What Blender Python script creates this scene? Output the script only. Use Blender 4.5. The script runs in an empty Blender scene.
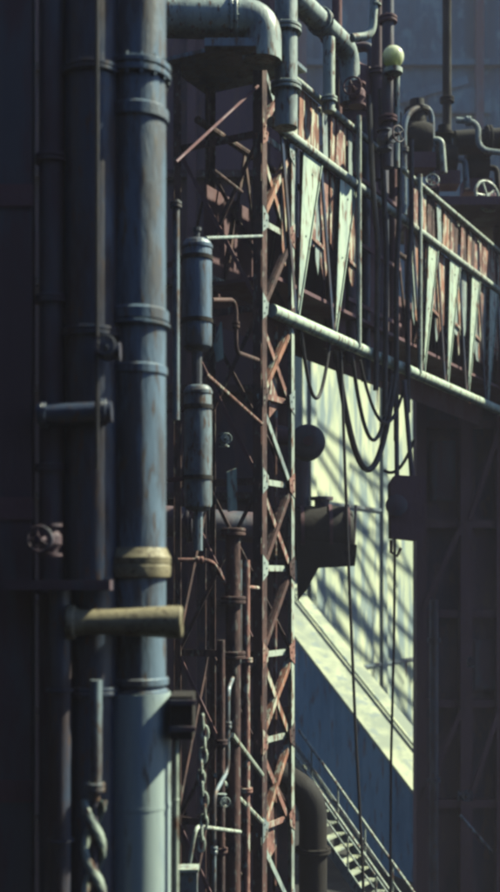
import bpy, bmesh, math, random
from mathutils import Vector, Matrix
rnd = random.Random(7)
sc = bpy.context.scene
COL = sc.collection
R = math.radians
H = 9.0                      # eye height above the ground
F = 1200.0
def P(px, py, d):            # a point seen at px,py standing d metres away
    return Vector(((px-250)/F*d, d, H+(580-py)/F*d))
def Y(py, d): return H+(580-py)/F*d
def X(px, d): return (px-250)/F*d
GD = Vector((0.4695, 0.8829, 0)); GN = Vector((0.8829, -0.4695, 0))
def G(s, off, z):            # along the bridge, towards us, above the eye
    return Vector((0.18, 18, H+z)) + GD*s + GN*off

SUNEL, SUNAZ = R(46), R(77)
S = Vector((math.sin(SUNAZ)*math.cos(SUNEL), math.cos(SUNAZ)*math.cos(SUNEL), math.sin(SUNEL)))
# ------------------------------------------------------------------ materials
def mat(name, base, wear, amount=0.5, scale=3.0, rough=0.6, metal=0.0, streak=0.35, bump=0.25, third=None, third_amt=0.3, fine=18):
    m = bpy.data.materials.new(name); m.use_nodes = True
    nt = m.node_tree; N = nt.nodes; L = nt.links
    b = N['Principled BSDF']
    geo = N.new('ShaderNodeNewGeometry')
    mp = N.new('ShaderNodeMapping'); mp.inputs['Scale'].default_value = (1, 1, streak)
    L.new(geo.outputs['Position'], mp.inputs['Vector'])
    n1 = N.new('ShaderNodeTexNoise'); n1.inputs['Scale'].default_value = scale; n1.inputs['Detail'].default_value = 8; n1.inputs['Roughness'].default_value = .65
    L.new(mp.outputs[0], n1.inputs['Vector'])
    r1 = N.new('ShaderNodeValToRGB')
    c = 1-amount
    r1.color_ramp.elements[0].position = max(0, .28+.44*c-.07); r1.color_ramp.elements[1].position = min(1, .28+.44*c+.07)
    L.new(n1.outputs['Fac'], r1.inputs['Fac'])
    mx = N.new('ShaderNodeMixRGB'); mx.inputs[1].default_value = (*base, 1); mx.inputs[2].default_value = (*wear, 1)
    L.new(r1.outputs['Color'], mx.inputs[0])
    out = mx
    n2 = N.new('ShaderNodeTexNoise'); n2.inputs['Scale'].default_value = fine; n2.inputs['Detail'].default_value = 6
    L.new(mp.outputs[0], n2.inputs['Vector'])
    if third:
        r2 = N.new('ShaderNodeValToRGB')
        c = 1-third_amt
        r2.color_ramp.elements[0].position = max(0, .3+.4*c-.05); r2.color_ramp.elements[1].position = min(1, .3+.4*c+.05)
        L.new(n2.outputs['Fac'], r2.inputs['Fac'])
        m2 = N.new('ShaderNodeMixRGB'); m2.inputs[2].default_value = (*third, 1)
        L.new(out.outputs[0], m2.inputs[1]); L.new(r2.outputs['Color'], m2.inputs[0]); out = m2
    L.new(out.outputs[0], b.inputs['Base Color'])
    b.inputs['Metallic'].default_value = metal
    mr = N.new('ShaderNodeMapRange'); mr.inputs[3].default_value = rough-.12; mr.inputs[4].default_value = min(1, rough+.22)
    L.new(r1.outputs['Color'], mr.inputs[0]); L.new(mr.outputs[0], b.inputs['Roughness'])
    bp = N.new('ShaderNodeBump'); bp.inputs['Strength'].default_value = bump; bp.inputs['Distance'].default_value = .02
    ad = N.new('ShaderNodeMath'); ad.operation = 'ADD'
    L.new(n2.outputs['Fac'], ad.inputs[0]); L.new(r1.outputs['Color'], ad.inputs[1])
    L.new(ad.outputs[0], bp.inputs['Height']); L.new(bp.outputs[0], b.inputs['Normal'])
    return m
DK = (.050, .026, .036)
M = {
 'dark':  mat('dark_grimy_steel', (.165, .082, .104), (.190, .095, .105), .45, 2.2, .75, 0, .5, .3),
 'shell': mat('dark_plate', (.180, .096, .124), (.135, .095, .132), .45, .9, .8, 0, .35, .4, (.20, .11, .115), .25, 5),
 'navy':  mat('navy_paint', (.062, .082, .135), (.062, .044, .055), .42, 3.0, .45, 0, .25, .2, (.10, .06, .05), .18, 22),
 'navyl': mat('blue_grey_paint', (.26, .33, .38), (.10, .08, .085), .42, 4.0, .45, 0, .3, .2, (.15, .085, .055), .24, 24),
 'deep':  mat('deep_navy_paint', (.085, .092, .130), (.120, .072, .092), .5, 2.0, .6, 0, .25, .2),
 'pale':  mat('pale_worn_paint', (.58, .65, .56), (.28, .33, .32), .40, 4.0, .5, 0, .3, .2, (.20, .10, .07), .26, 16),
 'worn':  mat('weathered_grey_paint', (.46, .54, .51), (.23, .28, .30), .45, 3.5, .5, 0, .3, .2, (.14, .08, .06), .24, 15),
 'white': mat('white_green_paint', (.70, .82, .67), (.42, .52, .47), .42, 4.5, .5, 0, .22, .25, (.25, .15, .11), .26, 15),
 'rust':  mat('rust_steel', (.36, .175, .15), (.15, .075, .07), .45, 5.0, .85, 0, .5, .4, (.52, .50, .43), .32, 11),
 'rustd': mat('dark_rust_steel', (.125, .062, .058), (.068, .042, .048), .5, 4.0, .85, 0, .5, .4, (.20, .18, .17), .2, 13),
 'tan':   mat('tan_primer', (.36, .305, .20), (.24, .20, .135), .45, 5.0, .6, 0, 1, .2, (.12, .085, .06), .2, 30),
 'cable': mat('black_rubber', (.028, .026, .034), (.036, .028, .034), .4, 6, .6, 0, 1, .05),
 'sheet': mat('rust_streaked_sheet', (.44, .20, .14), (.17, .075, .065), .45, 5.0, .85, 0, .22, .4, (.64, .64, .52), .38, 12),
 'felt': mat('roof_felt', (.54, .57, .41), (.36, .40, .34), .45, .8, .85, 0, 1, .3, (.32, .37, .36), .22, 2.4),
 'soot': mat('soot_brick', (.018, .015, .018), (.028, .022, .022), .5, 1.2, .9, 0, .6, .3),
 'globe': mat('opal_glass', (.80, .84, .62), (.66, .70, .48), .3, 4, .25, 0, 1, .03),
 'foot': mat('pale_foot_sunlit', (.50, .60, .60), (.36, .46, .54), .35, 3.0, .4, 0, .2, .12, (.16, .14, .13), .1, 10),  # paler than the riser: sunlit brightness put into the colour
 'riser': mat('worn_riser_paint', (.19, .265, .36), (.095, .100, .125), .52, 4.5, .40, 0, .2, .3, (.14, .105, .085), .16, 20),
 'gallery': mat('blue_sheeting', (.22, .50, .66), (.16, .38, .53), .5, .9, .6, 0, .25, .25, (.16, .18, .22), .2, 5),
 'hall':  mat('hall_sheeting', (.045, .19, .29), (.03, .12, .20), .55, .22, .7, 0, .6, .1, (.10, .26, .34), .25, .9),
}
gb = M['globe'].node_tree.nodes['Principled BSDF']; gb.inputs['Subsurface Weight'].default_value = 1; gb.inputs['Subsurface Radius'].default_value = (1, 1, .8); gb.inputs['Subsurface Scale'].default_value = .25
def wall_mat():
    m = mat('yellowed_render', (.80, .83, .57), (.58, .64, .48), .5, .6, .85, 0, .22, .12, (.30, .38, .40), .40, 1.6)
    return m
M['wall'] = wall_mat()
def ground_mat():
    m = mat('slag_ground', (.036, .034, .036), (.026, .024, .026), .5, .35, .9, 0, 1, .5, (.10, .10, .085), .12, 2.5)
    return m
M['ground'] = ground_mat()

# ------------------------------------------------------------------ mesh builder
def frame(ax):
    ax = ax.normalized()
    u = Vector((0, 0, 1)) if abs(ax.z) < .95 else Vector((1, 0, 0))
    a = ax.cross(u).normalized(); b = ax.cross(a).normalized()
    return a, b
def fillet(pts, rad, n=7):
    pts = [Vector(p) for p in pts]
    if rad <= 0 or len(pts) < 3: return pts
    out = [pts[0]]
    for i in range(1, len(pts)-1):
        p, a, c = pts[i], pts[i-1], pts[i+1]
        d1 = (a-p); d2 = (c-p)
        r = min(rad, d1.length*.48, d2.length*.48)
        q1 = p+d1.normalized()*r; q2 = p+d2.normalized()*r
        for k in range(n+1):
            t = k/n
            out.append(q1*(1-t)**2+p*2*t*(1-t)+q2*t*t)
    out.append(pts[-1])
    return out
class MB:
    def __init__(s): s.bm = bmesh.new()
    def ring(s, c, a, b, r, n, ph=0):
        return [s.bm.verts.new(c+a*(r*math.cos(2*math.pi*k/n+ph))+b*(r*math.sin(2*math.pi*k/n+ph))) for k in range(n)]
    def skin(s, r1, r2):
        n = len(r1)
        for k in range(n):
            s.bm.faces.new((r1[k], r1[(k+1) % n], r2[(k+1) % n], r2[k]))
    def sweep(s, pts, r, n=16, caps=True):
        pts = [Vector(p) for p in pts]
        rs = r if isinstance(r, (list, tuple)) else [r]*len(pts)
        prev = None; a = None; first = None
        for i, p in enumerate(pts):
            t = (pts[min(i+1, len(pts)-1)]-pts[max(i-1, 0)]).normalized()
            if a is None: a, b = frame(t)
            else:
                a = (a-t*a.dot(t)).normalized(); b = t.cross(a)
            b = t.cross(a).normalized()
            cur = s.ring(p, a, b, rs[i], n)
            if prev: s.skin(prev, cur)
            else: first = cur
            prev = cur
        if caps:
            s.bm.faces.new(list(reversed(first))); s.bm.faces.new(prev)
        return s
    def lathe(s, p, ax, prof, n=24):          # prof: (distance along axis, radius)
        p = Vector(p); ax = Vector(ax).normalized(); a, b = frame(ax); b = ax.cross(a)
        prev = None
        for t, r in prof:
            cur = s.ring(p+ax*t, a, b, max(r, .0005), n)
            if prev: s.skin(prev, cur)
            else: s.bm.faces.new(list(reversed(cur)))
            prev = cur
        s.bm.faces.new(prev)
        return s
    def obox(s, c, ax, sx, sy, sz):           # box from centre, 3 axes, full sizes
        c = Vector(c); vs = []
        for i in (-.5, .5):
            for j in (-.5, .5):
                for k in (-.5, .5):
                    vs.append(s.bm.verts.new(c+ax[0]*(i*sx)+ax[1]*(j*sy)+ax[2]*(k*sz)))
        for f in ((0, 1, 3, 2), (4, 6, 7, 5), (0, 4, 5, 1), (2, 3, 7, 6), (0, 2, 6, 4), (1, 5, 7, 3)):
            s.bm.faces.new([vs[k] for k in f])
        return s
    def box(s, lo, hi):
        lo, hi = Vector(lo), Vector(hi); d = hi-lo
        return s.obox((lo+hi)/2, (Vector((1, 0, 0)), Vector((0, 1, 0)), Vector((0, 0, 1))), d.x, d.y, d.z)
    def bar(s, p, q, w, t, nrm):              # flat bar, w wide in the plane whose normal is nrm, t thick along it
        p, q = Vector(p), Vector(q); ax = (q-p); L = ax.length; ax.normalize()
        nrm = (nrm-ax*nrm.dot(ax)).normalized(); wd = nrm.cross(ax)
        return s.obox((p+q)/2, (ax, wd, nrm), L, w, t)
    def angle(s, p, q, w, n1, n2, t=.014):    # an L section: one leg in each plane
        n1 = Vector(n1); n2 = Vector(n2)
        p, q = Vector(p), Vector(q)
        ax = (q-p).normalized()
        n1 = (n1-ax*n1.dot(ax)).normalized(); n2 = (n2-ax*n2.dot(ax)).normalized()
        s.bar(p-n2*w/2, q-n2*w/2, w, t, n1)
        s.bar(p-n1*(w/2+t*.6), q-n1*(w/2+t*.6), w-t, t, n2)
        return s
    def prism(s, poly, nrm, t):               # flat polygon with thickness
        nrm = Vector(nrm).normalized()
        f = [s.bm.verts.new(Vector(p)+nrm*t/2) for p in poly]; g = [s.bm.verts.new(Vector(p)-nrm*t/2) for p in poly]
        s.bm.faces.new(f); s.bm.faces.new(list(reversed(g)))
        n = len(poly)
        for k in range(n): s.bm.faces.new((f[k], g[k], g[(k+1) % n], f[(k+1) % n]))
        return s
    def torus(s, c, ax, r, q, n=28, m=8):
        c = Vector(c); a, b = frame(Vector(ax)); rings = []
        ax = Vector(ax).normalized()
        for k in range(n):
            t = 2*math.pi*k/n; rd = a*math.cos(t)+b*math.sin(t)
            rings.append([s.bm.verts.new(c+rd*(r+q*math.cos(2*math.pi*j/m))+ax*(q*math.sin(2*math.pi*j/m))) for j in range(m)])
        for k in range(n): s.skin(rings[k], rings[(k+1) % n])
        return s
    def ball(s, c, r, n=20, sq=1.0):
        prof = [(-r*sq*math.cos(math.pi*k/12), r*math.sin(math.pi*k/12)) for k in range(13)]
        return s.lathe(c, (0, 0, 1), prof, n)
    def build(s, name, m, parent=None, origin=None):
        bm = s.bm
        bmesh.ops.recalc_face_normals(bm, faces=bm.faces)
        o = Vector(origin) if origin is not None else (Vector((0, 0, 0)) if parent is None else None)
        if o is None: o = wpos(parent)
        for v in bm.verts: v.co -= o
        me = bpy.data.meshes.new(name); bm.to_mesh(me); bm.free()
        for p in me.polygons: p.use_smooth = True
        me.set_sharp_from_angle(angle=R(32))
        me.materials.append(M[m] if isinstance(m, str) else m)
        ob = bpy.data.objects.new(name, me); COL.objects.link(ob)
        if parent is not None:
            ob.parent = parent; ob.location = o-wpos(parent)
        else: ob.location = o
        return ob
def wpos(o):
    v = Vector((0, 0, 0))
    while o is not None: v += o.location; o = o.parent
    return v
def tag(o, label, cat, group=None):
    o['label'] = label; o['category'] = cat
    if group: o['group'] = group
    return o
def empty(name, loc, label, cat, group=None):
    o = bpy.data.objects.new(name, None); COL.objects.link(o); o.location = Vector(loc); o.empty_display_size = .2
    return tag(o, label, cat, group)
def struct(name, mb, m):
    o = mb.build(name, m); o['kind'] = 'structure'; return o

# ------------------------------------------------------------------ pipe fittings
def flange(parent, c, ax, r, m, th=.05, bolts=10, double=True, name='flange', out=1.28):
    c = Vector(c); ax = Vector(ax).normalized()
    b = MB(); ro = r*out
    e = th*.16
    if double:
        g = th*.12
        b.lathe(c, ax, [(-th-g, r*1.01), (-th-g, ro-e), (-th-g+e, ro), (-g-e, ro), (-g, ro-e), (-g, r*1.05), (g, r*1.05), (g, ro-e), (g+e, ro), (th+g-e, ro), (th+g, ro-e), (th+g, r*1.01)], 28)
    else:
        b.lathe(c, ax, [(-th/2, r*1.005), (-th/2, ro-e), (-th/2+e, ro), (th/2-e, ro), (th/2, ro-e), (th/2, r*1.005)], 28)
    if bolts and double:
        a, bb = frame(ax)
        rb = (r+ro)/2
        for k in range(bolts):
            t = 2*math.pi*(k+.5)/bolts; q = c+a*(rb*math.cos(t))+bb*(rb*math.sin(t))
            b.lathe(q-ax*(th*1.55), ax, [(0, ro*.05), (th*3.1, ro*.05)], 6)
    return b.build(name, m, parent)
def pipe(name, label, pts, r, m, fl=(), bend=0, n=24, cat='pipe', group=None, flm=None, flk=None, rs=None):
    """a run of pipe as one mesh, its flanges as parts; fl = (point, axis)"""
    path = fillet(pts, bend)
    o = MB().sweep(path, rs or r, n).build(name, m, None, min(path, key=lambda p: p.z))
    tag(o, label, cat, group)
    for f in fl: flange(o, f[0], f[1], r*(f[2] if len(f) > 2 else 1), flm or m, **(flk or dict(th=r*.18)))
    return o
def handwheel(parent, c, ax, r, m, name='handwheel'):
    b = MB(); c = Vector(c); a, bb = frame(Vector(ax)); axn = Vector(ax).normalized()
    b.torus(c, ax, r, r*.11)
    for k in range(5):
        t = 2*math.pi*k/5; b.sweep([c, c+(a*math.cos(t)+bb*math.sin(t))*r], r*.07, 6)
    b.lathe(c-axn*r*.16, axn, [(0, r*.17), (r*.32, r*.17)], 10)
    return b.build(name, m, parent)
def valve(name, label, c, run, stem, s, m, cat='valve', group=None, wm=None):
    c = Vector(c); run = Vector(run).normalized(); stem = Vector(stem).normalized()
    o = MB().lathe(c-run*s, run, [(0, s*.75), (.18*s, s*.75), (.2*s, s*.45), (.45*s, s*.5), (.75*s, s*.72), (1.25*s, s*.72), (1.55*s, s*.5), (1.8*s, s*.45), (1.82*s, s*.75), (2*s, s*.75)], 20).build(name, m, None, c)
    tag(o, label, cat, group)
    MB().lathe(c+stem*s*.5, stem, [(0, s*.5), (.5*s, s*.42), (.52*s, s*.6), (.7*s, s*.6), (.72*s, s*.22), (1.3*s, s*.12), (1.7*s, s*.1)], 16).build('bonnet', m, o)
    handwheel(o, c+stem*s*2.0, stem, s*.75, wm or m)
    return o

# ================================================================== SETTING
g = MB(); g.bm.faces.new([g.bm.verts.new(v) for v in ((-900, -300, 0), (900, -300, 0), (900, 1500, 0), (-900, 1500, 0))])
struct('ground', g, 'ground')

# far dark hall, its long front towards us
hall = empty('factory_hall', (15, 75, 0), 'huge dark blue sheet metal hall far behind all the pipework', 'building')
b = MB(); prev = None
x = -34.0; k = 0
cols = []
while x < 66:
    for dx, dy in ((0, 0), (.25, .12), (.5, .12), (.75, 0)):
        cols.append((x+dx, 75-dy))
    x += 1.0
for x, y in cols:
    lo = b.bm.verts.new((x, y, 0)); hi = b.bm.verts.new((x, y, 56))
    if prev: b.bm.faces.new((prev[0], lo, hi, prev[1]))
    prev = (lo, hi)
b.box((-34, 75.05, 0), (66, 100, 56))
b.build('wall', 'hall', hall)
for z in (14, 25, 31.2, 36, 41, 46.5):
    MB().box((-34, 74.5, z), (66, 74.88, z+.35)).build('girt', 'hall', hall)
for k in range(9):
    MB().box((-30+k*11, 74.3, 0), (-29.5+k*11, 74.86, 56)).build('column', 'deep', hall)
for k in range(8):
    MB().bar((-30+k*11, 74.4, 31+6*(k % 2)), (-19.5+k*11, 74.4, 46-6*(k % 2)), .5, .1, Vector((0, 1, 0))).build('brace', 'hall', hall)
for k, (x0, x1) in enumerate(((6.5, 9.5), (11, 15), (16.5, 20), (21.5, 27))):
    w = MB().box((x0, 74.6, 38.0), (x1, 74.86, 39.6)).build('window', 'hall', hall)
    MB().box((x0+.1, 74.55, 38.1), (x1-.1, 74.64, 39.5)).build('pane', 'hall', w)

# sunlit yellow wall, parallel to the bridge, 8 m behind it
pw = empty('plaster_building', G(30, -14, -9), 'sunlit yellowish building wall behind the hanging cables', 'building')
b = MB()
b.obox(G(43.75, -12.0, .3), (GD, GN, Vector((0, 0, 1))), 38.5, 2.0, 18.6)
b.build('wall', 'wall', pw)
MB().obox(G(43.75, -10.95, 9.55), (GD, GN, Vector((0, 0, 1))), 38.5, .5, .25).build('cornice', 'deep', pw)
for s in (25.2, 32.5, 40, 47.5):
    MB().obox(G(s, -10.93, -.1), (GD, GN, Vector((0, 0, 1))), .5, .14, 17.6).build('pilaster', 'wall', pw)
for z in (3.0, -3.6):
    MB().obox(G(43.75, -10.96, z), (GD, GN, Vector((0, 0, 1))), 38.4, .08, .12).build('band', 'navyl', pw)

for k in range(26):
    s_ = rnd.uniform(26.5, 41); z_ = rnd.choice((9.3, 9.3, 2.94, -3.66)); L_ = rnd.uniform(.6, 3.2); w_ = rnd.uniform(.05, .22)
    MB().prism([G(s_-w_, -10.985, z_), G(s_+w_, -10.985, z_), G(s_+w_*.6, -10.985, z_-L_*.6), G(s_+w_*.1, -10.985, z_-L_), G(s_-w_*.5, -10.985, z_-L_*.55)], GN, .006).build('stain', ('rustd', 'worn', 'felt', 'navyl')[k % 4], pw)
# dark plate casing behind the lattice tower
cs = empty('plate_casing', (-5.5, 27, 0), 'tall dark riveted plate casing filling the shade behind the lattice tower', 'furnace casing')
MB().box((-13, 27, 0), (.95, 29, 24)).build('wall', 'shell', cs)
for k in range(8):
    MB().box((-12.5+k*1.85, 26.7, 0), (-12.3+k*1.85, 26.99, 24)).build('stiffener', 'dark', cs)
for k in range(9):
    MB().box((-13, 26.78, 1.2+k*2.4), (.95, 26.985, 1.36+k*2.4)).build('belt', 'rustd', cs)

bh_ = empty('rear_sky_blocker', (0, -16, 0), 'unseen dark block added behind the viewpoint to cut the sky light', 'building')  # unseen building, added to hold back sky fill from behind
MB().box((-16, -22, 0), (26, -16, 30)).build('wall', 'soot', bh_)
MB().box((-16.3, -22.3, 30.01), (26.3, -15.7, 30.4)).build('roof', 'dark', bh_)
lw = empty('left_sky_blocker', (-15, 6, 0), 'unseen dark block added on the left to cut the sky light', 'building')  # unseen building, added to hold back sky fill from the left
MB().box((-21, -15.9, 0), (-13.2, 26.5, 23)).build('wall', 'soot', lw)
MB().box((-21.3, -15.6, 23.01), (-12.8, 26.6, 23.4)).build('roof', 'dark', lw)

# ================================================================== LATTICE TOWER
TW, TD = 1.10, 1.55
tower = empty('lattice_tower', G(0, 0, -9), 'tall rusty lattice tower with crossed braces, carrying the end of the bridge', 'lattice tower')
ztop = 8.05
UPV = Vector((0, 0, 1))
for (s, off, n1, n2, w, m) in ((0, 0, GN, -GD, .15, 'rustd'), (TW, 0, GN, GD, .10, 'pale'), (0, -TD, -GN, -GD, .13, 'rustd'), (TW, -TD, -GN, GD, .12, 'rustd')):
    MB().angle(G(s, off, -9), G(s, off, ztop), w, n1, n2).build('leg', m, tower)
nb = 13; bh = (ztop+9)/nb
def jt(v): return v+Vector((rnd.uniform(-.03, .03), rnd.uniform(-.02, .02), rnd.uniform(-.07, .07)))
for k in range(nb):
    z0 = -9+k*bh; z1 = z0+bh
    mm = 'rust'
    if k not in (3, 8): MB().angle(jt(G(.02, -.03, z0)), jt(G(TW-.03, -.03, z1)), .085, GN, UPV).build('brace', rnd.choice(('rust', 'sheet', 'pale', 'rustd')), tower)  # sunlit face: paler rust and paint mix, light put into the colours
    if k not in (6, 10): MB().angle(jt(G(TW-.03, -.055, z0)), jt(G(.02, -.055, z1)), .085, GN, UPV).build('brace', rnd.choice(('rust', 'sheet', 'worn')), tower)
    for (sq, sg) in ((.0, 1), (TW, -1)):
        b = MB(); b.prism([G(sq, .012, z1-.2), G(sq+sg*.16, .012, z1-.1), G(sq+sg*.19, .012, z1+.08), G(sq, .012, z1+.2)], GN, .012)
        for (da, dz) in ((.05, -.1), (.05, .08), (.12, 0)): b.lathe(G(sq+sg*da, .018, z1+dz), GN, [(0, .016), (.014, .012)], 6)
        b.build('joint_plate', rnd.choice(('rust', 'rustd', 'worn')), tower)
    MB().bar(G(.0, -.08, z1), G(TW, -.08, z1), .09, .02, GN).build('strut', rnd.choice(('pale', 'rust')), tower)
    if k % 2 == 0 and k < 12:
        z2 = z0+2*bh
        MB().bar(G(.03, -.05, z0), G(.03, -TD+.05, z2), .06, .02, GD).build('brace', 'dark', tower)  # shaded face: braces in darker materials, shade put into the colours
        MB().bar(G(.055, -TD+.05, z0), G(.055, -.05, z2), .06, .02, GD).build('brace', 'rustd', tower)
        MB().bar(G(.08, -.03, z2), G(.08, -TD+.03, z2), .11, .02, GD).build('strut', 'rustd', tower)
        MB().bar(G(.03, -TD+.03, z0), G(TW-.03, -TD+.03, z2), .06, .02, GN).build('brace', 'rustd', tower)
        MB().bar(G(TW-.03, -.03, z0), G(TW-.03, -TD+.03, z2), .06, .02, GD).build('brace', 'rustd', tower)
b = MB(); b.obox(G(TW/2, -TD/2, ztop+.03), (GD, GN, UPV), TW+.3, TD+.3, .06); b.build('top_plate', 'navyl', tower)
for k in range(9):
    z = (2.0, 2.6, 3.15, 3.7, -5.2, -2.2, .2, 6.0, -7.0)[k]
    MB().prism([G(.02, -.11, z), G(.3, -.11, z+.1), G(.25, -.11, z+.42), G(.02, -.11, z+.5)], GN, .012).build('gusset', 'rust', tower)

for (za, zb, sa, sb, mm) in ((2.1, 3.9, .06, .42, 'rust'), (2.5, 3.6, .5, .8, 'rust'), (4.3, 5.3, .05, .3, 'rust'), (-4.4, -3.2, .35, .7, 'rust'), (-7.5, -6.4, .1, .5, 'worn')):
    MB().prism([G(sa, -.14, za), G(sb, -.14, za+.2), G(sb-.05, -.14, zb-.3), G(sb-.12, -.14, zb-.1), G(sa+.04, -.14, zb)], GN, .01).build('plate', mm, tower)
for (sa, za, sb, zb) in ((.12, -8.9, .2, 7.5), (.42, -8.9, .36, 3.9), (.78, -8.9, .86, 4.0)):
    MB().sweep([G(sa, -.2, za), G(sa+.05, -.2, (za+zb)*.5), G(sb, -.2, zb)], .028, 8).build('conduit', rnd.choice(('worn', 'rust')), tower)
# ================================================================== BRIDGE GIRDER
ZB, ZM, ZT = 4.09, 6.94, 7.92
br = empty('truss_bridge', G(.3, 0, ZB), 'rusty pipe bridge girder with pale triangular brackets, running off right from the tower', 'bridge')
SE = 19.0
MB().sweep([G(.25, .03, ZB), G(SE, .03, ZB)], .105, 16).build('bottom_chord', 'white', br)
MB().sweep([G(.2, .05, ZM), G(SE, .05, ZM)], .075, 14).build('middle_rail', 'pale', br)
MB().sweep([G(.9, .02, ZT), G(SE, .02, ZT)], .055, 12).build('top_rail', 'pale', br)
MB().sweep([G(.3, -1.3, ZB+.75), G(SE, -1.3, ZB+.75)], .06, 10).build('rear_chord', 'pale', br)
MB().sweep([G(.3, -1.3, ZM+.3), G(SE, -1.3, ZM+.3)], .06, 10).build('rear_rail', 'rustd', br)
MB().obox(G(SE/2, -.68, ZB+.62), (GD, GN, UPV), SE-1.2, 1.15, .06).build('walkway_deck', 'dark', br)
tips = [1.2+1.45*k for k in range(12)]
MB().obox(G(SE/2, -1.36, ZB+1.15), (GD, GN, UPV), SE-1.2, .02, 2.2).build('gap_backing', 'dark', br)  # dark sheet added behind the girder so the lower gap looks black
for k, s in enumerate(tips):
    if k in (2, 3): continue
    w = .56
    jit = rnd.uniform(-.04, .04)
    b = MB()
    top = ZM-.09; bot = ZB+.11
    b.prism([G(s+jit, .03, bot), G(s+.86, .03, top), G(s+.24+rnd.uniform(-.08, .08), .03, top)], GN, .015)
    # folded edges of the bracket
    b.bar(G(s+jit+.01, .045, bot), G(s+.85, .045, top), .025, .03, GN)
    for t in (.12, .5, .9): b.lathe(G(s+jit*(1-t)+.55*t, .038, bot+(top-bot)*t), GN, [(0, .02), (.015, .014)], 6)
    b.build('bracket', 'white', br)
    # rusty diagonals beside each bracket
    MB().bar(G(s+.05, -.02, bot), G(s+.30, -.02, ZM), .05, .03, GN).build('diagonal', 'rust', br)
    MB().bar(G(s-.03, .0, bot), G(s-.55, .0, ZM), .075, .03, GN).build('diagonal', 'navy', br)
    MB().bar(G(s+.4, -.03, ZB+1.55), G(s+1.1, -.03, ZB+1.45), .06, .02, GN).build('tie', 'rust', br)
    # rear truss
    MB().bar(G(s, -1.3, ZB+.75), G(s+.7, -1.3, ZM+.3), .07, .03, GN).build('rear_diagonal', 'rustd', br)
    MB().bar(G(s+.7, -1.33, ZM+.3), G(s+1.45, -1.33, ZB+.75), .07, .03, GN).build('rear_diagonal', 'rustd', br)
    # the railing panel above: rusty pickets, slanting at random
    for j in range(5):
        ss = s-.3+j*.29; tl = rnd.uniform(-.10, .10)
        MB().bar(G(ss, -.02-.012*j, ZM+.05), G(ss+tl, -.02-.012*j, ZT-.03), rnd.uniform(.16, .30), .012, GN).build('picket', rnd.choice(('rust', 'sheet', 'sheet', 'sheet', 'rustd', 'worn')), br)
    MB().bar(G(s-.3, -.09, ZM+.06), G(s+1.1, -.09, ZT-.04), .07, .02, GN).build('rail_brace', 'rust', br)
    MB().bar(G(s+1.1, -.115, ZM+.06), G(s-.3, -.115, ZT-.04), .07, .02, GN).build('rail_brace', 'pale', br)
    # ragged rust streaked sheets hanging behind the brackets, to about two thirds of the height
    u = s-.42
    while u < s+1.02:
        ww = rnd.uniform(.16, .34); lo = rnd.uniform(1.3, 2.0); nn = 5
        dp = -.05-.02*rnd.random()
        poly = [G(u, dp, ZM-.03), G(u+ww, dp, ZM-.03)]
        for q in range(nn+1):
            t = q/nn
            poly.append(G(u+ww*(1-t), dp, ZM-lo*(1-.3*abs(t-.5))-rnd.uniform(0, .14)))
        MB().prism(poly, GN+GD*rnd.uniform(-.2, .2), .01).build('sheet_scrap', rnd.choice(('sheet', 'sheet', 'rust', 'worn')), br)
        u += ww+rnd.choice((-.01, 0, .09))

# ================================================================== FOREGROUND LEFT
D0 = 10.0
def vp(px, py): return P(px, py, D0)
VX = Vector((1, 0, 0)); VY = Vector((0, 1, 0)); VZ = Vector((0, 0, 1))
r0 = .242; cx = X(137, D0)
mp = MB()
mp.lathe((cx, D0, 0), VZ, [(0, .275), (Y(700, D0), .275), (Y(690, D0), .265), (Y(688, D0), r0), (H+6.2, r0)], 40)
main = mp.build('riser_pipe', 'riser', None, (cx, D0, 0))
tag(main, 'thick flanged riser pipe in worn blue grey paint, nearest on the left, full height', 'pipe')
MB().lathe((cx, D0, .02), VZ, [(0, .276), (0, .281), (Y(692, D0)-.02, .281), (Y(692, D0)-.02, .276)], 40).build('sunlit_foot', 'foot', main)  # pale sleeve where the foot is sunlit, brightness put into its colour
flange(main, (cx, D0, Y(75, D0)), VZ, r0, 'riser', .055, 14, True, out=1.17)
flange(main, (cx, D0, Y(118, D0)), VZ, r0, 'riser', .13, 0, False, 'band', out=1.1)
flange(main, (cx, D0, Y(318, D0)), VZ, r0, 'riser', .12, 0, False, 'band', out=1.11)
flange(main, (cx, D0, Y(327, D0)), VZ, r0, 'riser', .03, 0, False, 'band', out=1.15)
flange(main, (cx, D0, Y(372, D0)), VZ, r0, 'riser', .09, 0, False, 'band', out=1.06)
b = MB().lathe((cx, D0, Y(578, D0)), VZ, [(0, r0*1.01), (.01, r0*1.14), (.05, r0*1.17), (.10, r0*1.17), (.115, r0*1.12), (.12, r0*1.16), (.17, r0*1.18), (.2, r0*1.1), (.25, r0*1.01)], 40)
b.build('collar', 'tan', main)['label'] = 'tan primed double collar'
flange(main, (cx, D0, Y(681, D0)), VZ, r0, 'riser', .07, 0, False, 'band', out=1.1)
MB().lathe((cx, D0, Y(806, D0)), VZ, [(0, .279), (0, .284), (.03, .284), (.03, .279)], 40).build('seam', 'foot', main)

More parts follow.
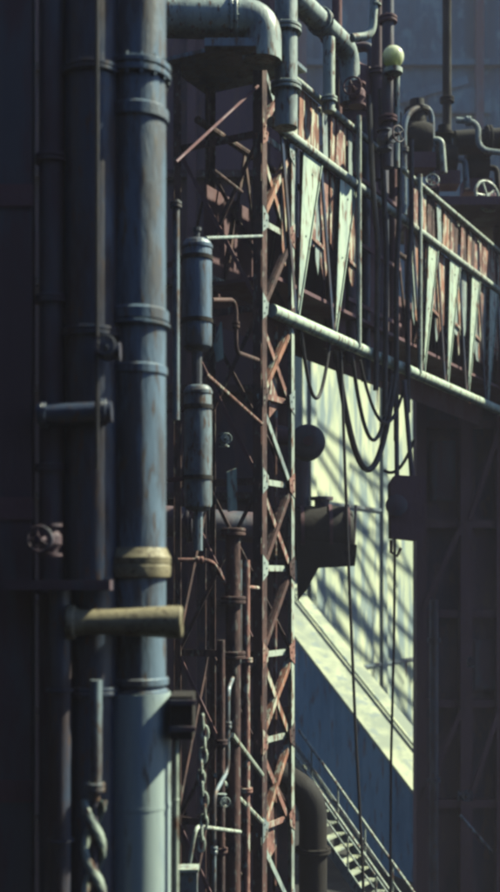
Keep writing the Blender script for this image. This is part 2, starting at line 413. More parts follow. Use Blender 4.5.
# tan stub pipe lying across it
dS = 9.58
b = MB()
x0 = X(76, dS); zc = Y(622, dS)
b.lathe((x0, dS, zc), VX, [(0, .105), (.1, .098), (.4, .107), (.68, .126), (.80, .130), (.835, .130), (.846, .122), (.852, .105), (.852, .09), (.80, .085)], 32)
stub = tag(b.build('stub_pipe', 'tan', None, (x0+.4, dS, zc)), 'short tan primed pipe stub lying across the thick riser', 'pipe')
MB().lathe((x0-.03, dS, zc), VX, [(-.04, .09), (-.04, .128), (-.03, .138), (.015, .138), (.025, .128), (.03, .112), (.10, .1)], 32).build('flange', 'tan', stub)
MB().obox((cx, (dS+D0)/2-.05, zc-.05), (VX, VY, VZ), .12, .3, .12).build('bracket', 'dark', stub)

# thin conduit by its right edge, bottom
pipe('conduit', 'thin pale conduit clipped to the right of the riser foot', [P(176, 738, 9.9), P(176, 1100, 9.9)], .022, 'pale', [(P(176, 800, 9.9), VZ)], flk=dict(th=.02, bolts=0, double=False))

kb = empty('foot_shade_box', P(184, 738, 10), 'dark box added to the right of the riser to shade the top of its pale foot', 'bracket')  # added box, casts the slanted shadow across the riser foot
MB().box((X(171.5, 10), 9.78, Y(736, 10)), (X(194, 10), 10.3, Y(694, 10))).build('plate', 'soot', kb)
for yy in (702, 728): MB().box((X(170.8, 10), 9.74, Y(yy, 10)), (X(197, 10), 9.777, Y(yy-5, 10))).build('rib', 'deep', kb)
# second, darker riser just left
dL = 9.86
def vert(name, label, px, r_px, d, y0, y1, m, fls=(), cat='pipe', group=None, flk=None, n=24, fm=None):
    a = P(px, y1, d); c = P(px, y0, d)
    if y1 > 1200: a.z = 0
    return pipe(name, label, [a, c], r_px/F*d, m, [(P(px, f, d), VZ) for f in fls], 0, n, cat, group, fm, flk)
GL = 'dark pipes crowded on the left'
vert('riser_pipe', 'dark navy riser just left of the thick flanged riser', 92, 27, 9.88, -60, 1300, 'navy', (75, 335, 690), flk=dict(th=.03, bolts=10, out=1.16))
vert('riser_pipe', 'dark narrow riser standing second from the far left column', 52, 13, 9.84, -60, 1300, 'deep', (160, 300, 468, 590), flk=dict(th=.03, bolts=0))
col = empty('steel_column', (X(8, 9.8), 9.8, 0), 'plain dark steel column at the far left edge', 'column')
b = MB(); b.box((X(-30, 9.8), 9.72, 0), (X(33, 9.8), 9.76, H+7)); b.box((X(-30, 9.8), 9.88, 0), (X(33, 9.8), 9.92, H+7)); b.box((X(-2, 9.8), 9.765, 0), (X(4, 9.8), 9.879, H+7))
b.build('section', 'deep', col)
for yy in (210, 520, 800): MB().box((X(-32, 9.8), 9.70, Y(yy, 9.8)), (X(35, 9.8), 9.718, Y(yy-22, 9.8))).build('splice_plate', 'dark', col)
# thin rods up the front
vert('conduit', 'thin brown conduit running up between the two left risers', 97, 2.2, 9.5, -60, 470, 'cable', (), n=8)
pipe('cross_pipe', 'short blue cross pipe joining the two dark risers', [P(38, 415, 9.62), P(112, 412, 9.62)], .085, 'navy', [(P(44, 415, 9.62), VX), (P(104, 412, 9.62), VX)], flk=dict(th=.02, bolts=8))
v = valve('gate_valve', 'small round gate valve on the riser left of the banded joint', P(108, 352, 9.55), VX, (0, -1, .1), .1, 'deep')
v2 = valve('gate_valve', 'large dark gate valve with handwheel near the far left column', P(50, 540, 9.55), VZ, (-.15, -1, 0), .13, 'deep')
b = MB().box((X(8, 9.6), 9.45, Y(590, 9.6)), (X(112, 9.6), 9.75, Y(580, 9.6))).build('ledge', 'deep', None, (X(60, 9.6), 9.6, Y(590, 9.6)))
tag(b, 'narrow dark steel ledge below the large handwheel on the left', 'ledge')
vert('conduit', 'dark pipe dropping from the ledge at lower left', 60, 11, 9.62, 590, 1300, 'navy', (690, 840), flk=dict(th=.025, bolts=0, double=False))
# helical guard pipe, lower left
dH = 9.3
hp = empty('screw_riser', (X(94, dH), dH, 0), 'pale pipe ending in a twisted double strip, bottom left', 'pipe')
MB().sweep([P(96, 680, dH), P(96, 770, dH), P(94, 800, dH)], 6/F*dH, 14).build('neck', 'navyl', hp)
flange(hp, P(95, 787, dH), VZ, .062, 'navyl', .03, 8, True, out=1.25)
for ph in (0, math.pi):
    b = MB(); prev = None
    za = Y(800, dH); zb = Y(1010, dH)
    nst = 90
    for k in range(nst+1):
        z = za+(zb-za)*k/nst; t = ph+2*math.pi*(za-z)/.72
        rr = .082; row = []
        for (dt, dr) in ((-.62, 0), (-.3, .012), (0, .016), (.3, .012), (.62, 0), (.62, -.028), (0, -.012), (-.62, -.028)):
            row.append(b.bm.verts.new((X(94, dH)+(rr+dr)*math.cos(t+dt), dH+(rr+dr)*math.sin(t+dt), z)))
        if prev: b.skin(prev, row)
        prev = row
    b.build('twisted_strip', 'pale', hp)
MB().sweep([P(94, 800, dH), P(94, 1010, dH)], .03, 10).build('core', 'deep', hp)
MB().sweep([P(94, 1010, dH), Vector((X(94, dH), dH, 0))], .09, 14).build('foot', 'navyl', hp)

# ================================================================== BETWEEN RISER AND TOWER
def capsule(label, px, rpx, d, y0, y1, m):
    r = rpx/F*d; z0 = Y(y1, d); z1 = Y(y0, d); x = X(px, d)
    o = empty('gas_bottle', (x, d, z0), label, 'vessel', 'upright vessels beside the riser')
    pr = [(0, r*.3), (.02, r*.7), (.06, r*.95), (.1, r)]
    L = z1-z0
    pr += [(L*.3, r), (L*.6, r)]
    pr += [(L-r*.5, r), (L-r*.3, r*.93), (L-r*.13, r*.75), (L-.02, r*.4), (L, r*.15)]
    MB().lathe((x, d, z0), VZ, pr, 28).build('shell', m, o)
    flange(o, (x, d, z1-r*.62), VZ, r, m, .05, 0, False, 'rim', 1.06)
    MB().lathe((x, d, z1-.02), VZ, [(0, r*.2), (.1, r*.2), (.1, r*.3), (.14, r*.3)], 10).build('neck', m, o)
    MB().sweep([Vector((x, d, z0+.05)), Vector((x, d, z0-.45))], r*.35, 10).build('drain', m, o)
    for f in (.25, .8):
        MB().lathe((x, d, z0+L*f), VZ, [(0, r*1.0), (0, r*1.07), (.05, r*1.07), (.05, r*1.0)], 28).build('strap', 'soot', o)
        MB().obox((x-.28, d+.22, z0+L*f+.025), ((VX-VY*.8).normalized(), (VX*.8+VY).normalized(), VZ), .62, .05, .05).build('bracket', 'dark', o)
    return o
capsule('upper of the two upright round topped vessels, dull blue, beside the riser', 197, 15, 14, 238, 352, 'riser')
capsule('lower of the two upright vessels, brighter speckled blue, beside the riser', 198, 14, 14, 384, 512, 'navyl')
MB_ = vert('conduit', 'thin grey pipe standing just right of the riser at its upper half', 176, 3.6, 13, 200, 420, 'navyl', (205,), flk=dict(th=.03, bolts=0, out=1.6))
tag(MB().prism([P(214, 345, 14.5), P(221, 322, 14.5), P(223, 358, 14.5), P(217, 362, 14.5)], GN, .02).build('glint_plate', 'white'), 'small white plate standing in for a glint beside the upper blue vessel', 'sheet')  # white plate in place of a bright glint
tag(MB().prism([P(227, 472, 15), P(236, 468, 15), P(237, 510, 15), P(228, 512, 15)], Vector((.6, -.8, 0)), .02).build('glint_plate', 'white'), 'small white upright plate standing in for a glint beside the lower blue vessel', 'sheet')  # another white plate in place of a glint
pipe('brown_pipe', 'rusty brown standpipe with collars left of the lattice tower', [P(233, 1250, 16), P(233, 528, 16)], .1, 'rustd', [(P(233, 532, 16), VZ), (P(233, 600, 16), VZ), (P(233, 655, 16), VZ)], flk=dict(th=.045, bolts=8, out=1.7))
pipe('header_pipe', 'big dark horizontal header pipe behind the blue vessels', [P(150, 520, 20), P(262, 528, 20.5)], .26, 'deep', [(P(190, 522.8, 20.2), VX)])
pipe('rod', 'thin level rod from the upper vessel to the tower leg', [P(206, 238, 14.2), P(262, 236, 17.8)], .02, 'worn', n=8)
pipe('rod', 'thin slanting rod from the lower vessel down to the tower leg', [P(206, 374, 14), P(262, 424, 17.9)], .022, 'rust', n=8)
pipe('rod', 'thin rust rod slanting across the dark tower face near the top', [P(176, 162, 15), P(258, 86, 17.8)], .02, 'dark', n=8)
pipe('rod', 'short slanted rod in the dark below the upper cross rod', [P(214, 170, 16), P(242, 192, 17)], .022, 'rustd', n=8)
# twisted tie rod lower
dR = 13.5
tr = empty('chain', P(203, 845, dR), 'rusty chain hanging in the dark right of the riser foot', 'chain')
z = Y(722, dR); k = 0
while z > Y(845, dR):
    b = MB(); c = Vector((X(203+2*math.sin(k), dR), dR, z))
    pts = []
    sx = VX if k % 2 else VY
    for j in range(13):
        t = 2*math.pi*j/12
        pts.append(c+sx*(.038*math.cos(t))+VZ*(.085*math.sin(t)))
    b.sweep(pts, .016, 8, False); b.build('link', 'pale', tr)
    z -= .125; k += 1
# clutter at the bottom between riser and tower
pipe('rod', 'pale slanting strut from the lattice tower foot, upper of two', [P(232, 735, 15.6), P(262, 775, 17.4)], .035, 'pale', n=8)
pipe('rod', 'pale slanting strut by the lattice tower foot, lower of two', [P(216, 775, 15.6), P(262, 822, 17.2)], .035, 'pale', n=8)
pipe('knee_pipe', 'bent thin pipe with level top at the bottom between riser and tower', [P(182, 905, 14), P(196, 826, 14), P(240, 832, 15.5)], .025, 'pale', bend=.15, n=10)
fr = empty('junction_box', P(188, 905, 13), 'small pale edged junction box at the bottom beside the riser foot', 'box')
MB().box((X(179, 13), 13, Y(905, 13)), (X(197, 13), 13.2, Y(872, 13))).build('case', 'navyl', fr)
MB().box((X(177.5, 13), 12.97, Y(872, 13)), (X(198.5, 13), 13.23, Y(869, 13))).build('lid', 'pale', fr)
vert('standpipe', 'slim upright pipe left of the rusty standpipe, lower half', 221, 4, 15.5, 640, 1250, 'rustd', (742, 850), flk=dict(th=.03, bolts=6, out=1.7))
vert('standpipe', 'slim upright pipe right of the rusty standpipe, against the tower', 246, 4, 16.6, 560, 1250, 'rust', (660, 790), flk=dict(th=.03, bolts=6, out=1.7))

pipe('bent_pipe', 'thin dull pipe zigzagging up the dark gap beside the rusty standpipe', [P(214, 905, 15), P(214, 795, 15), P(228, 770, 15.6), P(228, 690, 15.6), P(240, 660, 16.4), P(240, 560, 16.4)], .028, 'navyl', [(P(214, 850, 15), VZ), (P(228, 725, 15.6), VZ)], bend=.15, n=10, flk=dict(th=.04, bolts=6, out=1.7))
pipe('bent_pipe', 'thin rusty pipe crossing the tower face below the lower blue vessel', [P(178, 560, 15.5), P(212, 560, 15.5), P(226, 585, 16), P(258, 588, 17.7)], .028, 'rust', [(P(200, 560, 15.5), VX)], bend=.15, n=10, flk=dict(th=.04, bolts=6, out=1.7))
pipe('bent_pipe', 'thin dark pipe curling from behind the upper vessel to the tower', [P(212, 300, 15.5), P(236, 300, 16.2), P(236, 352, 16.2), P(258, 360, 17.7)], .03, 'rustd', [(P(236, 325, 16.2), VZ)], bend=.2, n=10, flk=dict(th=.04, bolts=6, out=1.7))
valve('gate_valve', 'small rusty valve in the gap beside the lower vessel', P(224, 440, 15.8), VZ, (.2, -1, 0), .09, 'worn')
valve('gate_valve', 'small pale valve in the gap right of the chain', P(222, 800, 15.2), VZ, (.3, -1, 0), .08, 'worn')
# ================================================================== TOP CENTRE PIPES
dE = 17.0
rE = 20/F*dE
pipe('elbow_pipe', 'big pale elbow pipe bending down onto the tower top', [P(120, 15, dE), P(262, 20, dE+.3), P(262, 62, dE+.3)], rE, 'worn', [(P(234, 19, dE+.25), VX), (P(258, 40, dE+.3), Vector((.2, 0, -1)), 0.01)][:1], bend=.42, flk=dict(th=.05, bolts=12, out=1.18))
tag(MB().box((X(205, dE), dE-.2, Y(52, dE)), (X(256, dE), dE+.1, Y(44, dE))).build('support_beam', 'navyl', None, P(230, 48, dE)), 'short level steel beam under the big elbow pipe', 'beam')
vert('drop_pipe', 'pale vertical pipe with collars right of the elbow, at the tower top', 286, 11.5, 17.6, -60, 128, 'worn', (30, 88), flk=dict(th=.05, bolts=8, out=1.35))
pipe('overhead_pipe', 'pale pipe running above the bridge, turning down beside the lamp pole', [G(-1.5, -.1, 9.35), G(3.55, -.1, 9.35), G(3.55, -.1, 8.4)], .18, 'worn', [(G(2.3, -.1, 9.35), GD)], bend=.35, flk=dict(th=.05, bolts=10))
pipe('overhead_pipe', 'thinner rusty pipe running above the bridge behind the pale one', [G(-1.5, -.75, 9.9), G(6.5, -.75, 9.9), G(6.5, -.75, 8.0)], .1, 'rustd', [(G(4, -.75, 9.9), GD)], bend=.3)
vert('drop_pipe', 'short pale pipe dropping from the overhead pipe to the railing', 329, 6, 19.6, 38, 112, 'pale', (100,), flk=dict(th=.04, bolts=0, out=1.4))
pipe('gooseneck_pipe', 'small pale gooseneck pipe left of the globe lamp', [P(352, 38, 20), P(372, 36, 20.2), P(376, -20, 20.2)], .07, 'pale', [(P(376, 5, 20.2), VZ)], bend=.3)
lampd = 21.5
lp = empty('lamp_post', P(389, 168, lampd), 'dark lamp pole carrying a pale round globe, above the bridge', 'lamp post')
MB().sweep([P(388, 168, lampd), P(388, -60, lampd)], .11, 14).build('pole', 'deep', lp)
MB().sweep([P(397, 168, lampd), P(397, 70, lampd)], .05, 10).build('conduit', 'pale', lp)
flange(lp, P(388, 120, lampd), VZ, .11, 'dark', .05, 8, True, out=1.6)
flange(lp, P(388, 20, lampd), VZ, .11, 'dark', .05, 8, True, out=1.5)
gl = MB().ball(P(393, 57, lampd-.25), 11/F*lampd, 24, 1.0).build('globe', 'globe', lp)
MB().lathe(P(393, 76, lampd-.25), VZ, [(0, .1), (.04, .17), (.12, .17), (.13, .12)], 16).build('collar', 'pale', lp)
MB().sweep([P(388, 80, lampd), P(393, 76, lampd-.25)], .05, 8).build('arm', 'dark', lp)
valve('angle_valve', 'dark valve clustered under the overhead pipe elbow', P(357, 95, 20.6), VZ, (-.3, -1, 0), .2, 'dark')
valve('angle_valve', 'dark valve fixed low on the lamp pole', P(384, 140, 20.9), VZ, (.6, -.8, 0), .18, 'deep')

# dark cable ducts behind the front rails of the bridge
dk = empty('cable_duct', G(5, -.4, 3.7), 'cluster of dark vertical ducts behind the rails in the middle of the bridge', 'cable duct')
for (s_, w_, za, zb, m, rd) in ((3.75, .26, 4.3, 7.6, 'dark', 0), (4.05, .1, 3.9, 8.3, 'deep', 1), (4.4, .42, 4.2, 8.0, 'deep', 0), (4.78, .09, 3.7, 8.6, 'navy', 1), (5.1, .36, 4.25, 8.35, 'dark', 0), (5.42, .11, 3.8, 8.2, 'deep', 1), (5.8, .44, 4.2, 8.1, 'deep', 0), (6.16, .1, 3.9, 8.5, 'dark', 1)):
    if rd: MB().sweep([G(s_, -.3, za), G(s_+rnd.uniform(-.05, .05), -.3, zb)], w_, 12).build('pipe', m, dk)
    else: MB().obox(G(s_, -.42, (za+zb)/2), (GD, GN, UPV), w_, .2, zb-za).build('duct', m, dk)
MB().obox(G(4.97, -.62, 6.0), (GD, GN, UPV), 2.7, .04, 3.7).build('back_panel', 'dark', dk)
for z in (5.0, 6.1, 7.3): MB().obox(G(4.95, -.17, z), (GD, GN, UPV), 2.6, .03, .07).build('clamp', 'dark', dk)
sx_, sy_ = (G(4.85, 0, 0)+Vector((S.x, S.y, 0)).normalized()*6.6).xy
st = empty('shadow_stack', (sx_, sy_, 0), 'unseen tall stack added right of the bridge to shade its middle', 'chimney')  # added out of view; its shadow darkens the middle of the bridge
MB().lathe((sx_, sy_, 0), VZ, [(0, 1.0), (.4, 1.0), (.42, .86), (23.9, .82), (23.9, .9), (24.3, .9)], 36).build('shaft', 'shell', st)
for z in (5, 11, 17, 22): MB().lathe((sx_, sy_, z), VZ, [(0, .85), (0, .93), (.15, .93), (.15, .85)], 36).build('hoop', 'rustd', st)
bt = empty('buffer_tank', P(358, 175, 22.5), 'dark upright tank standing behind the bridge railing, left of the lamp post', 'tank')
MB().lathe(P(352, 200, 22.8), VZ, [(0, .5), (2.2, .5), (2.4, .44), (2.52, .25), (2.54, .1)], 28).build('shell', 'dark', bt)
MB().sweep(fillet([P(352, 70, 22.8), P(352, 48, 22.8), P(372, 46, 22.8), P(372, 160, 22.8)], .25), .09, 12).build('vent_pipe', 'deep', bt)
MB().lathe(P(352, 120, 22.8), VZ, [(0, .5), (0, .54), (.1, .54), (.1, .5)], 28).build('hoop', 'rustd', bt)
vert('riser_pipe', 'dark upright pipe in the clutter above the bridge rail, left of the tank', 337, 5, 21.5, -60, 170, 'dark', (60, 120), flk=dict(th=.05, bolts=0, out=1.5))
vert('riser_pipe', 'dark upright pipe rising past the globe lamp on its left', 377, 5.5, 22.4, -60, 180, 'deep', (72, 150), flk=dict(th=.05, bolts=0, out=1.5))
# posts
pipe('post', 'slim pale post left of the ducts at the end of the railing', [G(3.45, .12, ZB), G(3.45, .12, ZT+.2)], .045, 'pale', n=10)
pipe('post', 'slim pale post right of the ducts where brackets start again', [G(6.55, .12, ZB), G(6.55, .12, ZT+.1)], .045, 'pale', n=10)

# ================================================================== HANGING CABLES, HOIST
def catenary(a, c, sag, n=22, side=0):
    out = []
    for k in range(n+1):
        t = k/n; p = a.lerp(c, t); p.z -= sag*4*t*(1-t); p.x += side*math.sin(math.pi*t); out.append(p)
    return out
GC = 'cable loops under the bridge'
dC = 20.8
def cable(label, pts, r=.032): return tag(MB().sweep(fillet(pts, .3, 5) if len(pts) < 8 else pts, r, 8).build('hanging_cable', 'cable', None, min(pts, key=lambda p: p.z)), label, 'cable', GC)
cable('deepest black cable loop hanging under the bridge, thickest of the loops', catenary(P(336, 350, dC), P(396, 372, 22.4), 1.95), .055)
cable('slack black cable loop hanging just inside the deepest loop', catenary(P(352, 356, dC+.3), P(392, 374, 22.3), 1.35), .035)
cable('shallow black cable loop tucked under the dark ducts', catenary(P(360, 360, dC+.2), P(406, 380, 22.6), .95), .03)
cable('narrow cable loop nearest the lattice tower under the bridge', catenary(P(300, 322, 19.2), P(330, 340, 20.3), 1.1), .03)
cable('long thin cable hanging nearly straight from the bridge past the duct end', [P(341, 350, dC), P(345, 470, dC), P(350, 600, dC), P(356, 740, dC), P(363, 870, dC), P(364, 1000, dC)], .026)
cable('long thin cable hanging straight below the hoist block', [P(395, 530, 22.2), P(394, 640, 22.2), P(391, 760, 22.2), P(390, 960, 22.2)], .024)
hb = empty('hoist_block', P(402, 542, 22.4), 'dark hoist block hanging below the bridge by short rods', 'hoist')
b = MB(); dd = 22.4
b.prism([P(389, 484, dd), P(394, 476, dd), P(424, 478, dd), P(424, 536, dd), P(416, 541, dd), P(390, 538, dd)], VY, .5); b.build('body', 'dark', hb)
MB().lathe(P(397, 505, dd-.36), VY, [(0, .1), (.03, .2), (.11, .2)], 20).build('sheave', 'deep', hb)
for (xa, ya, xb, yb) in ((396, 378, 397, 478), (404, 380, 412, 478)): MB().sweep([P(xa, ya, dd), P(xb, yb, dd)], .045, 8).build('rod', 'deep', hb)
MB().sweep(catenary(P(384, 470, dd), P(414, 440, dd), .25), .03, 8).build('lead', 'cable', hb)
MB().sweep([P(391, 540, dd), P(391, 552, dd), P(397, 556, dd), P(401, 548, dd)], .03, 8).build('hook', 'dark', hb)

for lab, s0_, z0_, z1_, dx_ in (('dark hose hanging before the ducts, closest to the left post', 3.8, 8.6, 3.4, .35), ('dark hose hanging before the ducts, second from the left post', 4.35, 8.9, 3.0, .2), ('dark hose hanging before the ducts, second from the right post', 5.3, 8.8, 2.6, -.25), ('dark hose hanging before the ducts, closest to the right post', 5.95, 8.5, 3.2, -.3)):
    cable(lab, [G(s0_, .16, z0_), G(s0_+dx_*.3, .2, z0_-1.7), G(s0_+dx_, .2, (z0_+z1_)/2), G(s0_+dx_*.8, .18, z1_)], .05)
# round vessel and hopper silhouettes
dv = 25.5
ve = empty('hopper', P(320, 570, dv), 'dark horizontal drum sticking out beside the tower against the bright wall', 'vessel')
r_ = 27/F*dv
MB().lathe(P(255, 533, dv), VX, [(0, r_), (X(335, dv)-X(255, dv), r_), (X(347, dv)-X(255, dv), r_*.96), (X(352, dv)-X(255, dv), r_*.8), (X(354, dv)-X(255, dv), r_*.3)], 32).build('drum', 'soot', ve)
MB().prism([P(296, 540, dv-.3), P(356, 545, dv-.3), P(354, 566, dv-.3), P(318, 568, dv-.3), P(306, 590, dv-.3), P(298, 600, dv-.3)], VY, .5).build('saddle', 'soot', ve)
for px in (300, 328, 345):
    MB().lathe(P(px, 533, dv), VX, [(0, r_*.98), (0, r_*1.06), (.07, r_*1.06), (.07, r_*.98)], 32).build('hoop', 'dark', ve)
MB().sweep(fillet([P(300, 510, dv), P(300, 440, dv), P(275, 434, dv)], .4), .2, 14).build('feed_pipe', 'deep', ve)
MB().lathe(P(322, 512, dv), VZ, [(0, .16), (.25, .16), (.25, .24), (.32, .24)], 16).build('nozzle', 'deep', ve)
MB().sweep([P(353, 560, dv-.3), P(356, 505, dv-.3)], .03, 8).build('gauge_rod', 'deep', ve)
mo = tag(MB().lathe(P(308, 441, 21.6), VY, [(0, .12), (.02, .22), (.07, .29), (.16, .325), (.45, .325), (.52, .28), (.53, .1)], 28).build('float_vessel', 'deep', None, P(308, 441, 21.6)), 'round black drum head between tower and cables, against the bright wall', 'vessel')
MB().sweep([P(275, 436, 21.9), P(300, 439, 21.9)], .15, 14).build('neck', 'dark', mo)
MB().lathe(P(308, 441, 21.6)-VY*.05, VY, [(0, .05), (0, .09), (.07, .09)], 12).build('boss', 'dark', mo)
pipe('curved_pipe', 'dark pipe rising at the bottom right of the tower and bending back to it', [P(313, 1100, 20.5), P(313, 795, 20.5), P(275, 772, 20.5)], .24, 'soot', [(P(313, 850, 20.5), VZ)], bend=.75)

# ================================================================== INCLINED GALLERY
ga = Vector(P(290, 627, 42)); gb_ = Vector(P(440, 823, 34.6))
dirv = (gb_-ga); hor = Vector((dirv.x, dirv.y, 0)).normalized(); side = Vector((hor.y, -hor.x, 0))
if side.dot(-(ga+gb_)/2+Vector((0, 0, H))) < 0: side = -side
gal = empty('conveyor_gallery', Vector((gb_.x, gb_.y, 0)), 'inclined conveyor gallery clad in blue sheet, sloping down in front of the sunlit wall', 'conveyor gallery')
ga2 = ga-dirv*.5; gb2 = gb_+dirv*.12
hg = 3.75
b = MB(); n = 70; wv = 1.5
prev = None
for k in range(n+1):
    p = ga2.lerp(gb2, k/n)+side*(.03 if k % 2 else 0)
    q = p-UPV*hg
    cur = (b.bm.verts.new(p), b.bm.verts.new(q))
    if prev: b.bm.faces.new((prev[0], cur[0], cur[1], prev[1]))
    prev = cur
b.build('side_sheeting', 'gallery', gal)
b = MB()
for (p, q) in ((ga2, gb2),):
    c0 = [p-side*.05-UPV*.05, q-side*.05-UPV*.05, q-side*wv-UPV*.05, p-side*wv-UPV*.05]
    c1 = [v-UPV*(hg-.1) for v in c0]
    vs = [b.bm.verts.new(v) for v in c0+c1]
    for f in ((0, 1, 2, 3), (7, 6, 5, 4), (0, 4, 5, 1), (1, 5, 6, 2), (2, 6, 7, 3), (3, 7, 4, 0)): b.bm.faces.new([vs[i] for i in f])
b.build('body', 'gallery', gal)
MB().bar(ga2+UPV*.02-side*wv/2, gb2+UPV*.02-side*wv/2, wv+.3, .1, UPV).build('roof', 'felt', gal)
for k, (o_, r_) in enumerate(((1.02, .05),)):
    h_ = UPV*(.07+r_+.08)
    MB().sweep([ga2+h_-side*o_, gb2+h_-side*o_], r_, 8).build('roof_conduit', ('wall', 'worn')[k % 2], gal)
for k, off in enumerate((.15, .45, .85)):
    MB().bar(ga2-UPV*(hg+off)+side*.05, gb2-UPV*(hg+off)+side*.05, .14 if k == 0 else .07, .09, UPV).build('stringer', 'pale', gal)
for k in range(12):
    p = ga2.lerp(gb2, (k+.5)/12)
    MB().bar(p-UPV*(hg+.1)+side*.04, p-UPV*(hg+.85)+side*.04, .07, .05, side).build('stanchion', 'navyl', gal)
for k in (.15, .45, .75):
    p = ga2.lerp(gb2, k)-side*wv*.5
    MB().sweep([p-UPV*hg, Vector((p.x, p.y, 0))], .16, 12).build('trestle_leg', 'deep', gal)

sr = empty('steel_stair', (P(400, 905, 25).x, 25, 0), 'pale steel stair sloping down in the sun beside the dark bent pipe', 'stair')
pa_, pb_ = P(280, 734, 26.4), P(420, 934, 24.8)
ax_ = (pb_-pa_).normalized(); hz_ = Vector((ax_.x, ax_.y, 0)).normalized(); sd_ = Vector((-hz_.y, hz_.x, 0))
for f in (0, .9):
    MB().sweep([pa_+sd_*f, pb_+sd_*f], .03, 10).build('handrail', 'pale', sr)
    MB().sweep([pa_+sd_*f-UPV*.42, pb_+sd_*f-UPV*.42], .02, 8).build('mid_rail', 'worn', sr)
    MB().bar(pa_+sd_*f-UPV*.95, pb_+sd_*f-UPV*.95, .2, .03, sd_).build('stringer', 'worn', sr)
    for k in range(5):
        q = pa_.lerp(pb_, (k+.5)/5)+sd_*f
        MB().sweep([q, q-UPV*.9], .02, 8).build('post', 'pale', sr)
for k in range(17):
    q = pa_.lerp(pb_, (k+.5)/17)+sd_*.45-UPV*.95
    MB().obox(q, (hz_, sd_, UPV), .2, .86, .035).build('tread', 'felt', sr)
for k in (.1, .6):
    q = pa_.lerp(pb_, k)+sd_*.45-UPV*1.0
    MB().sweep([q, Vector((q.x, q.y, 0))], .07, 10).build('leg', 'dark', sr)
# unseen sloping pipes, added to cast the diagonal streaks on the sunlit wall
ib = empty('shadow_rack', G(30, 0, -9), 'unseen rack of sloping pipes on legs, added to cast shadow streaks on the sunlit wall', 'pipe rack')
def onwall(px, py):
    u = (px-250)/F
    s = (u*(18+11*.4695)-(.18-11*.8829))/(.4695-u*.8829)
    d = 18+.8829*s+11*.4695
    return P(px, py, d)
for k, (pa, pb, rr, tt) in enumerate((((300, 535), (430, 655), .16, 14), ((300, 565), (430, 690), .24, 14), ((300, 592), (430, 722), .15, 14.2), ((300, 612), (430, 745), .2, 14.1), ((300, 480), (430, 590), .13, 14), ((290, 400), (430, 520), .12, 14))):
    a = onwall(*pa)+S*tt; c = onwall(*pb)+S*tt
    dv_ = c-a
    MB().sweep([a-dv_*.1, c+dv_*.1], rr*.62, 10).build('pipe', 'pale', ib)
    if k in (0, 3):
        for t in (.15, .5, .85):
            q = a.lerp(c, t); MB().sweep([q, Vector((q.x, q.y, 0))], .07, 8).build('leg', 'dark', ib)

for k in range(13):
    y0_ = rnd.uniform(430, 740); dy_ = rnd.uniform(60, 190); xa_ = rnd.uniform(290, 360); xb_ = xa_+rnd.uniform(50, 90)
    a = onwall(xa_, y0_)+S*14.3; c = onwall(xb_, y0_+dy_)+S*14.3
    m_ = (a+c)/2+Vector((0, 0, rnd.uniform(-.6, .3)))
    MB().sweep(fillet([a, m_, c], 2.5), rnd.uniform(.04, .09), 8).build('hose', 'cable', ib)  # unseen strand added for irregular shadows on the wall
for k in range(8):
    xa_ = rnd.uniform(285, 370); ya_ = 630+(xa_-300)*1.25+rnd.uniform(-40, 5); L_ = rnd.uniform(40, 75); dd_ = 41-(xa_-300)*.05
    a = P(xa_, ya_, dd_)+S*13.5; c = P(xa_+L_, ya_+L_*rnd.uniform(.8, 1.5), dd_-L_*.05)+S*13.5
    MB().sweep(fillet([a, (a+c)/2+Vector((0, 0, rnd.uniform(-.4, .2))), c], 2), rnd.uniform(.03, .08), 8).build('hose', 'cable', ib)  # unseen strand added for shadows on the gallery roof
# ================================================================== RIGHT DARK BUNKER
bk = empty('bunker', (9, 32, 0), 'tall dark steel bunker frame filling the right edge below the bridge', 'bunker')
MB().box((X(416, 32), 32.3, 0), (15, 32.6, Y(285, 32))).build('wall', 'shell', bk)
for (px, w) in ((421, 10), (466, 12), (503, 14), (548, 12)):
    MB().box((X(px-w/2, 32), 31.9, 0), (X(px+w/2, 32), 32.29, Y(270, 32))).build('column', 'dark', bk)
for py in (300, 420, 520, 610, 700, 800):
    MB().box((X(416, 32), 32.02, Y(py+8, 32)), (15, 32.28, Y(py, 32))).build('beam', 'dark', bk)
for (xa, ya, xb, yb) in ((424, 608, 462, 525), (470, 800, 500, 708), (470, 520, 500, 428), (424, 798, 462, 710)):
    MB().bar(P(xa, ya, 31.86), P(xb, yb, 31.86), .13, .05, VY).build('brace', 'dark', bk)
for (xa, xb, ya, yb) in ((474, 496, 640, 690), (432, 456, 440, 500)):
    w = MB().box((X(xa, 32), 32.1, Y(yb, 32)), (X(xb, 32), 32.29, Y(ya, 32))).build('window', 'deep', bk)
    MB().box((X(xa+2, 32), 32.07, Y(yb-3, 32)), (X(xb-2, 32), 32.09, Y(ya+3, 32))).build('pane', 'deep', w)
vert('downpipe', 'slim dull blue downpipe on the left edge of the dark bunker', 434, 4.5, 31, 600, 1300, 'navy', (640, 780), flk=dict(th=.05, bolts=0, out=1.5))
pipe('rod', 'faint slanted rod low on the dark bunker face', [P(460, 815, 31), P(492, 852, 31)], .04, 'navyl', n=8)
valve('gate_valve', 'small grey valve low on the dark bunker face', P(465, 796, 31), VX, (0, -1, .2), .18, 'navy')
valve('gate_valve', 'small grey valve midway up the dark bunker face', P(470, 662, 31), VZ, (0, -1, .2), .13, 'navy')
